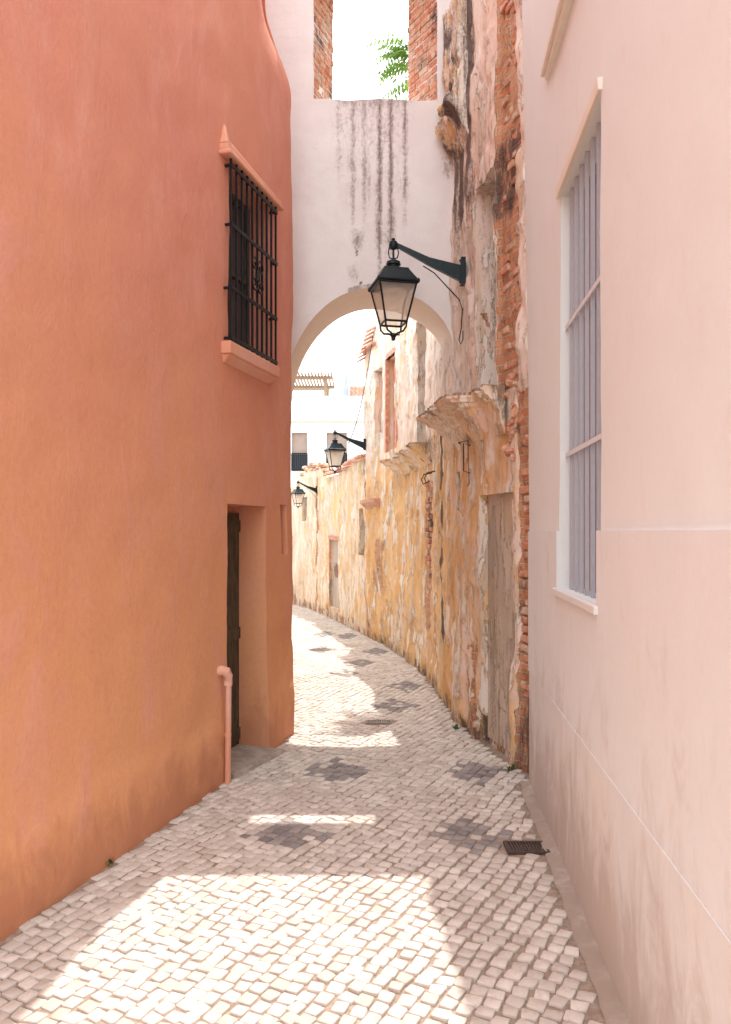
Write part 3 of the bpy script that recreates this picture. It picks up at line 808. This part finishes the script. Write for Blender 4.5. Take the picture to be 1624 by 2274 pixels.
for k in range(20):
    y = 13.3 + k * .15; z = ztopF(PF.sy(y), y)
    a = Vector(FF(y, -.42, z + .14)); b = Vector(FF(y, .10, z + .02))
    sdv = Vector((PF.nrm(PF.sy(y)).y, -PF.nrm(PF.sy(y)).x, 0)) * .075
    pts = []
    for e in (a, b):
        for q in range(6):
            th = math.pi * q / 5; pts.append(m.vert(e + sdv * math.cos(th) + Vector((0, 0, .05 * math.sin(th) + .015 * random.random()))))
    for q in range(5): m.face((pts[q], pts[q + 1], pts[q + 7], pts[q + 6]))
    m.face(pts[:6]); m.face(pts[6:][::-1])
m.obj('tile_coping', [M['terra']], LW)
m = MB()
m.fbox(FF, 15.14, 15.2, -.02, .025, .2, 1.6); m.fbox(FF, 15.95, 16.01, -.02, .025, .2, 1.6); m.fbox(FF, 15.14, 16.01, -.02, .03, 1.60, 1.67)
m.obj('door_frame', [M['redpaint']], LW)
m = MB(); pts = []
for q in range(60):
    yy = 15.34 + .0075 * q + .03 * math.sin(q * .9); zz = 1.0 + .12 * math.sin(q * .75) + .05 * math.cos(q * .31)
    pts.append(FF(yy, -.045, zz))
m.tube(pts, .009, 4)
m.obj('graffiti', [M['spray']], LW, label="faded scribbled graffiti tag")
m = MB()
for k in range(60):
    y = random.uniform(16.5, 18.9); z = ztopF(PF.sy(y), y) + random.uniform(-.03, .1); r = random.uniform(.04, .11); c = Vector(FF(y, random.uniform(-.3, .02), z))
    b0 = len(m.v); m.lathe(c, [(r * .5, -r * .5), (r, -r * .1), (r * .8, r * .35), (r * .3, r * .5)], 6, 0, random.random())
    for vi in range(b0, len(m.v)):
        v = Vector(m.v[vi]); m.v[vi] = tuple(c + (v - c) * (1 + .5 * fn(v.x, v.y, v.z, 9)))
m.obj('rubble', [M['brick']], LW, label="loose rubble on top of the wall")

GH = thing('unseen_plaster_house', "unseen plain white plastered house along the inner side of the bend, added for bounce light", 'house', (-1.5, 11, 0))
build_wall('wall', PG, [(PG.L, .3)], [(4.6, .3)], lambda s, y: 4.6, [], .3, lambda s, y, z: 0, lambda s, y, z: (0, 0, 0), [M['farwhite']], GH)  # out of view; included for the light it bounces into the lane

# ------------------------------------------------------------------ FAR WHITE HOUSE
FH = thing('white_town_house', "white town house with roof terrace closing the end of the lane", 'house', (-2, 28, 0))
m = MB(); Y = 28
m.box(-9, 6, Y, Y + 6, -.1, 3.91); m.box(-9, 6, Y, Y + 6, 5.27, 5.66)
for a, b in ((-9, -2.62), (-2.07, -1.38), (-.66, 6)): m.box(a, b, Y, Y + 6, 3.91, 5.27)
m.box(-9, 6, Y - .18, Y + 6, 5.66, 5.80); m.box(-9, 6, Y - .09, Y + 6, 5.80, 5.84)
m.box(-9, 6, Y - .02, Y + .2, 5.84, 6.50); m.box(-9, 6, Y - .08, Y + .24, 6.50, 6.56)
m.obj('wall', [M['farwhite']], FH)
for a, b in ((-2.62, -2.07), (-1.38, -.66)):
    m = MB(); m.box(a, b, Y + .1, Y + .16, 4.5, 5.27)
    w = m.obj('window', [M['shutter']], FH)
    m = MB(); m.box(a, b, Y + .12, Y + .15, 3.91, 4.5); sub(m, 'glass', [M['pane']], w)
    m = MB(); n = 7
    for k in range(n + 1):
        x = a + (b - a) * k / n; m.box(x - .014, x + .014, Y - .03, Y, 3.93, 4.52)
    m.box(a, b, Y - .035, Y - .005, 4.5, 4.55); m.box(a, b, Y - .035, Y - .005, 3.91, 3.95)
    sub(m, 'railing', [M['iron']], w)
m = MB()
for x in (-2.95, -1.45):
    for y in (28.5, 30.3): m.box(x - .05, x + .05, y - .05, y + .05, 6.5, 7.25)
m.box(-3.3, -1.2, 28.4, 28.52, 7.25, 7.36); m.box(-3.3, -1.2, 30.25, 30.37, 7.25, 7.36)
for k in range(18): x = -3.25 + k * .118; m.box(x, x + .05, 28.1, 30.7, 7.36, 7.45)
m.box(-3.3, -1.3, 28.44, 28.5, 6.85, 6.9)
m.obj('pergola', [M['wood']], FH)
m = MB()
m.hexa([(-.95, 30, 6.4), (-.72, 30, 6.4), (-.72, 33, 6.4), (-.95, 33, 6.4), (-.76, 30, 7.75), (-.70, 30, 7.75), (-.70, 33, 7.75), (-.76, 33, 7.75)])
m.obj('gable_wall', [M['blue']], FH)
m = MB()
for k in range(9):
    z = 6.62 + k * .12; y = 29.9 + k * .24
    for q in range(17):
        x = -.62 + q * .15 + (k % 2) * .03
        m.lathe((x + .07, y, z), [(.07, -.04), (.068, .0), (.05, .05), (.01, .06)], 8)
m.box(-.66, 1.9, 30, 33, 6.45, 6.58)
m.hexa([(-.66, 29.9, 6.5), (1.9, 29.9, 6.5), (1.9, 32.1, 7.6), (-.66, 32.1, 7.6), (-.66, 29.9, 6.6), (1.9, 29.9, 6.6), (1.9, 32.1, 7.7), (-.66, 32.1, 7.7)])
m.obj('tiled_roof', [M['terra']], FH)

# ------------------------------------------------------------------ STREET LAMPS
def lamp_meshes():
    parts = {}
    cx = -.615
    m = MB()
    m.box(-.022, .02, -.045, .045, -.115, .12)
    m.hexa([(-.022, -.022, -.085), (-.022, .022, -.085), (-.30, .018, .055), (-.30, -.018, .055), (-.022, -.022, .055), (-.022, .022, .055), (-.30, .018, .125), (-.30, -.018, .125)])
    m.hexa([(-.30, -.018, .055), (-.30, .018, .055), (-.60, .012, .225), (-.60, -.012, .225), (-.30, -.018, .125), (-.30, .018, .125), (-.60, .012, .262), (-.60, -.012, .262)])
    m.lathe((cx, 0, .235), [(.012, -.04), (.034, -.03), (.042, 0), (.034, .03), (.014, .045), (.018, .055), (.004, .068)], 12)
    for sg in (-1, 1): m.tube([(cx + sg * .035, 0, .22), (cx + sg * .045, 0, .17), (cx + sg * .035, 0, .125), (cx, 0, .115)], .006, 6)
    m.tube([(cx, 0, .2), (cx, 0, .1)], .010, 8)
    for z in (-.09, .1): m.lathe((-.022, 0, z), [(.002, -.01), (.012, -.006), (.012, .006), (.002, .01)], 8)
    parts['bracket'] = (m, 'lampiron', True)
    m = MB()
    pts = [(-.35, .022, .06), (-.25, .03, -.0), (-.12, .03, -.14), (-.03, .02, -.24), (-.005, .0, -.33), (-.015, 0, -.5), (-.035, 0, -.6), (-.02, 0, -.64), (.0, 0, -.6), (.0, 0, -.52)]
    m.tube(pts, .0055, 6); parts['power_cable'] = (m, 'iron', True)
    rot = math.radians(45 + 13); r2 = math.sqrt(2)
    m = MB()
    m.lathe((cx, 0, 0), [(.028, .105), (.06, .088), (.066, .06), (.05, .055), (.05, .04), (.066, .032), (.07, .016), (.066, .012)][::-1], 16)
    m.lathe((cx, 0, 0), [(.188 * r2, -.125), (.19 * r2, -.112), (.178 * r2, -.106), (.155 * r2, -.07), (.115 * r2, -.005), (.108 * r2, .012), (.06 * r2, .016)], 4, 0, rot)
    parts['lantern_roof'] = (m, 'lampiron', False)
    m = MB()
    def C(k, h, z): return Vector((cx + h * r2 * math.cos(rot + k * math.pi / 2), h * r2 * math.sin(rot + k * math.pi / 2), z))
    for k in range(4):
        m.tube([C(k, .166, -.125), C(k, .096, -.455)], .0095, 6)
        m.tube([C(k, .168, -.135), C(k + 1, .168, -.135)], .010, 6)
        m.tube([C(k, .097, -.455), C(k + 1, .097, -.455)], .010, 6)
        m.tube([C(k, .097, -.455), C(k, .092, -.50), C(k, .07, -.535), C(k, .03, -.545), C(k, .008, -.56)], .009, 6)
        m.lathe(C(k, .178, -.118), [(.004, -.02), (.012, -.012), (.012, .012), (.003, .025)], 6)
    m.lathe((cx, 0, -.59), [(.004, -.02), (.018, -.008), (.018, .01), (.03, .025), (.03, .04), (.008, .05)], 10)
    parts['lantern_frame'] = (m, 'lampiron', False)
    m = MB()
    for k in range(4):
        q = [m.vert(C(k, .162, -.14)), m.vert(C(k + 1, .162, -.14)), m.vert(C(k + 1, .094, -.45)), m.vert(C(k, .094, -.45))]; m.face(q)
    parts['glass'] = (m, 'glass', False)
    m = MB()
    m.lathe((cx, 0, -.16), [(.125, -.035), (.13, -.03), (.11, .0), (.04, .03)], 20)
    m.lathe((cx, 0, -.19), [(.01, -.09), (.035, -.07), (.04, -.045), (.025, -.01), (.02, .02)], 12)
    parts['reflector'] = (m, 'reflm', True)
    return parts
LP = lamp_meshes()
lab = ["large black four-sided lantern on an iron wall bracket", "smaller black lantern on a wall bracket at the ruined house corner", "small distant black lantern on a bracket over the low wall"]
l0 = thing('street_lamp', lab[0], 'street lamp', (.862, 6.98, 4.05), 'wall lanterns along the lane')
kids = []
for nme, (m, mt, sm) in LP.items():
    o = m.obj(nme, [M[mt]], l0, sm, local=True)
    if sm: o.data.set_sharp_from_angle(angle=math.radians(35))
    kids.append(o)
lamps = [((-.015, 13.12, 3.20), .80, .1), ((-1.06, 17.1, 2.66), .66, .25)]
for i, (loc, sc_, rz) in enumerate(lamps):
    e = l0.copy(); COL.objects.link(e); e.location = loc; e.scale = (sc_,) * 3; e.rotation_euler = (0, 0, rz); e["label"] = lab[i + 1]
    for k in kids:
        c = k.copy(); COL.objects.link(c); c.parent = e
e = thing('overhead_cable', "thin electric cable hanging from the ruined eave to the lantern", 'cable', (.1, 12.6, 0))
m = MB(); a = Vector((.12, 12.45, 4.85)); b = Vector((-.28, 13.3, 3.25))
m.tube([a.lerp(b, k / 12) + Vector((0, 0, -.25 * math.sin(math.pi * k / 12))) for k in range(13)] + [b + Vector((-.1, .1, .15))], .006, 5)
m.obj('wire', [M['iron']], e)

# ------------------------------------------------------------------ TREE
T = thing('tree', "leafy green tree of heaven rising behind the ruined wall", 'tree', (2.6, 11.3, 0))
m = MB()
m.tube([(2.6, 11.3, 0), (2.55, 11.3, 2.5), (2.5, 11.2, 5), (2.4, 11.15, 6.8), (2.5, 11.1, 8.3), (2.7, 11.0, 9.4)], [.16, .13, .11, .09, .06, .03], 10)
br = [((2.4, 11.15, 6.8), (1.6, 10.95, 7.9), (.70, 10.8, 8.45)), ((2.4, 11.15, 6.8), (2.9, 11.4, 8.2), (3.2, 11.5, 9.2)), ((2.5, 11.1, 8.3), (2.3, 10.6, 9.3), (2.2, 10.4, 10))]
for b in br: m.tube(b, [.05, .035, .012], 7)
m.obj('trunk', [M['bark']], T, True)
m = MB()
def frond(o, d, L):
    d = d.normalized(); side = d.cross(Vector((0, 0, 1))).normalized()
    n = 9; p = o.copy(); dd = d.copy(); pts = [p.copy()]
    for k in range(n):
        dd = (dd + Vector((0, 0, -.10))).normalized(); p = p + dd * L / n; pts.append(p.copy())
    m.tube(pts, .004, 3)
    for k in range(1, n + 1):
        for sg in (-1, 1):
            ln = L * .30 * (1 - .45 * k / n); wd = ln * .17
            ax = (side * sg + dd * .35 + Vector((0, 0, -.35 + random.uniform(-.15, .15)))).normalized()
            w = ax.cross(Vector((random.uniform(-.3, .3), random.uniform(-.3, .3), 1))).normalized()
            c = pts[k]
            m.face([m.vert(c), m.vert(c + ax * ln * .4 + w * wd), m.vert(c + ax * ln), m.vert(c + ax * ln * .4 - w * wd)])
rnd = random.Random(3)
for k in range(24):
    o_ = Vector((.60 + rnd.uniform(-.12, .15), 10.8 + rnd.uniform(-.2, .2), 8.18 + rnd.uniform(-.32, .3)))
    frond(o_, Vector((-1, rnd.uniform(-.9, .9), rnd.uniform(-.4, .6))), rnd.uniform(.36, .58))
cents = [(3.1, 11.5, 9.2, .7), (2.2, 10.4, 10, .6), (2.7, 11, 9.5, .8), (2.4, 11, 8.6, .6), (3.2, 11.2, 8.6, .6), (2.9, 11.2, 10.1, .5)]
for k in range(190):
    c = random.choice(cents); v = Vector([random.gauss(0, 1) for _ in range(3)]).normalized()
    o_ = Vector(c[:3]) + v * c[3] * random.random() * .8
    frond(o_, Vector((v.x, v.y, v.z * .5 + .15)), random.uniform(.35, .6))
m.obj('crown', [M['leaf']], T)

for k, (x, y, s_) in enumerate([(-1.34, 4.12, .5), (.80, 6.95, .6), (1.06, 5.75, .7), (-.78, 6.36, .4)]):
    e = thing('weed', "small green weed growing at the foot of the wall", 'weed', (x, y, 0), 'weeds at the wall foot')
    m = MB()
    for q in range(16):
        th = random.uniform(0, 6.28); h = random.uniform(.03, .09) * s_; r = random.uniform(.02, .06) * s_
        a = Vector((x + random.uniform(-.02, .02), y + random.uniform(-.02, .02), .01)); b = a + Vector((math.cos(th) * r, math.sin(th) * r, h)); w = Vector((-math.sin(th), math.cos(th), 0)) * .008
        m.face([m.vert(a - w * .4), m.vert(a + w * .4), m.vert(a.lerp(b, .6) + w), m.vert(b), m.vert(a.lerp(b, .6) - w)])
    m.obj('leaves', [M['grass']], e)

# ------------------------------------------------------------------ light, world, camera
sd = Vector((.12, 1, 2.2)).normalized()
elev = math.asin(sd.z); azi = math.atan2(sd.x, sd.y)
L = bpy.data.lights.new('sun', 'SUN'); L.energy = 5; L.angle = math.radians(.3); L.color = (1, .95, .88)
lo = bpy.data.objects.new('sun', L); COL.objects.link(lo); lo.rotation_euler = (-sd).to_track_quat('-Z', 'Y').to_euler(); lo.location = (0, 5, 20)
wd = bpy.data.worlds.new("World"); scene.world = wd; wd.use_nodes = True
nt = wd.node_tree; bg = nt.nodes['Background']
sky = nt.nodes.new('ShaderNodeTexSky'); sky.sky_type = 'NISHITA'; sky.sun_disc = False
sky.sun_elevation = elev; sky.sun_rotation = azi; sky.dust_density = 4
nt.links.new(sky.outputs[0], bg.inputs[0]); bg.inputs[1].default_value = .12
bg2 = nt.nodes.new('ShaderNodeBackground'); bg2.inputs[0].default_value = (.95, .98, 1.0, 1); bg2.inputs[1].default_value = 2.85
ad = nt.nodes.new('ShaderNodeAddShader')
nt.links.new(bg.outputs[0], ad.inputs[0]); nt.links.new(bg2.outputs[0], ad.inputs[1]); nt.links.new(ad.outputs[0], nt.nodes['World Output'].inputs[0])

cam = bpy.data.cameras.new('camera'); co = bpy.data.objects.new('camera', cam); COL.objects.link(co)
co.location = (0, 0, 1.75); co.rotation_euler = (math.radians(90), 0, 0)
cam.sensor_fit = 'VERTICAL'; cam.sensor_height = 36; cam.lens = 36 * 1750 / 2272; cam.shift_y = 44 / 2272
cam.clip_end = 800; cam.clip_start = .05
scene.camera = co
scene.view_settings.view_transform = 'Standard'; scene.view_settings.look = 'None'; scene.view_settings.exposure = 0
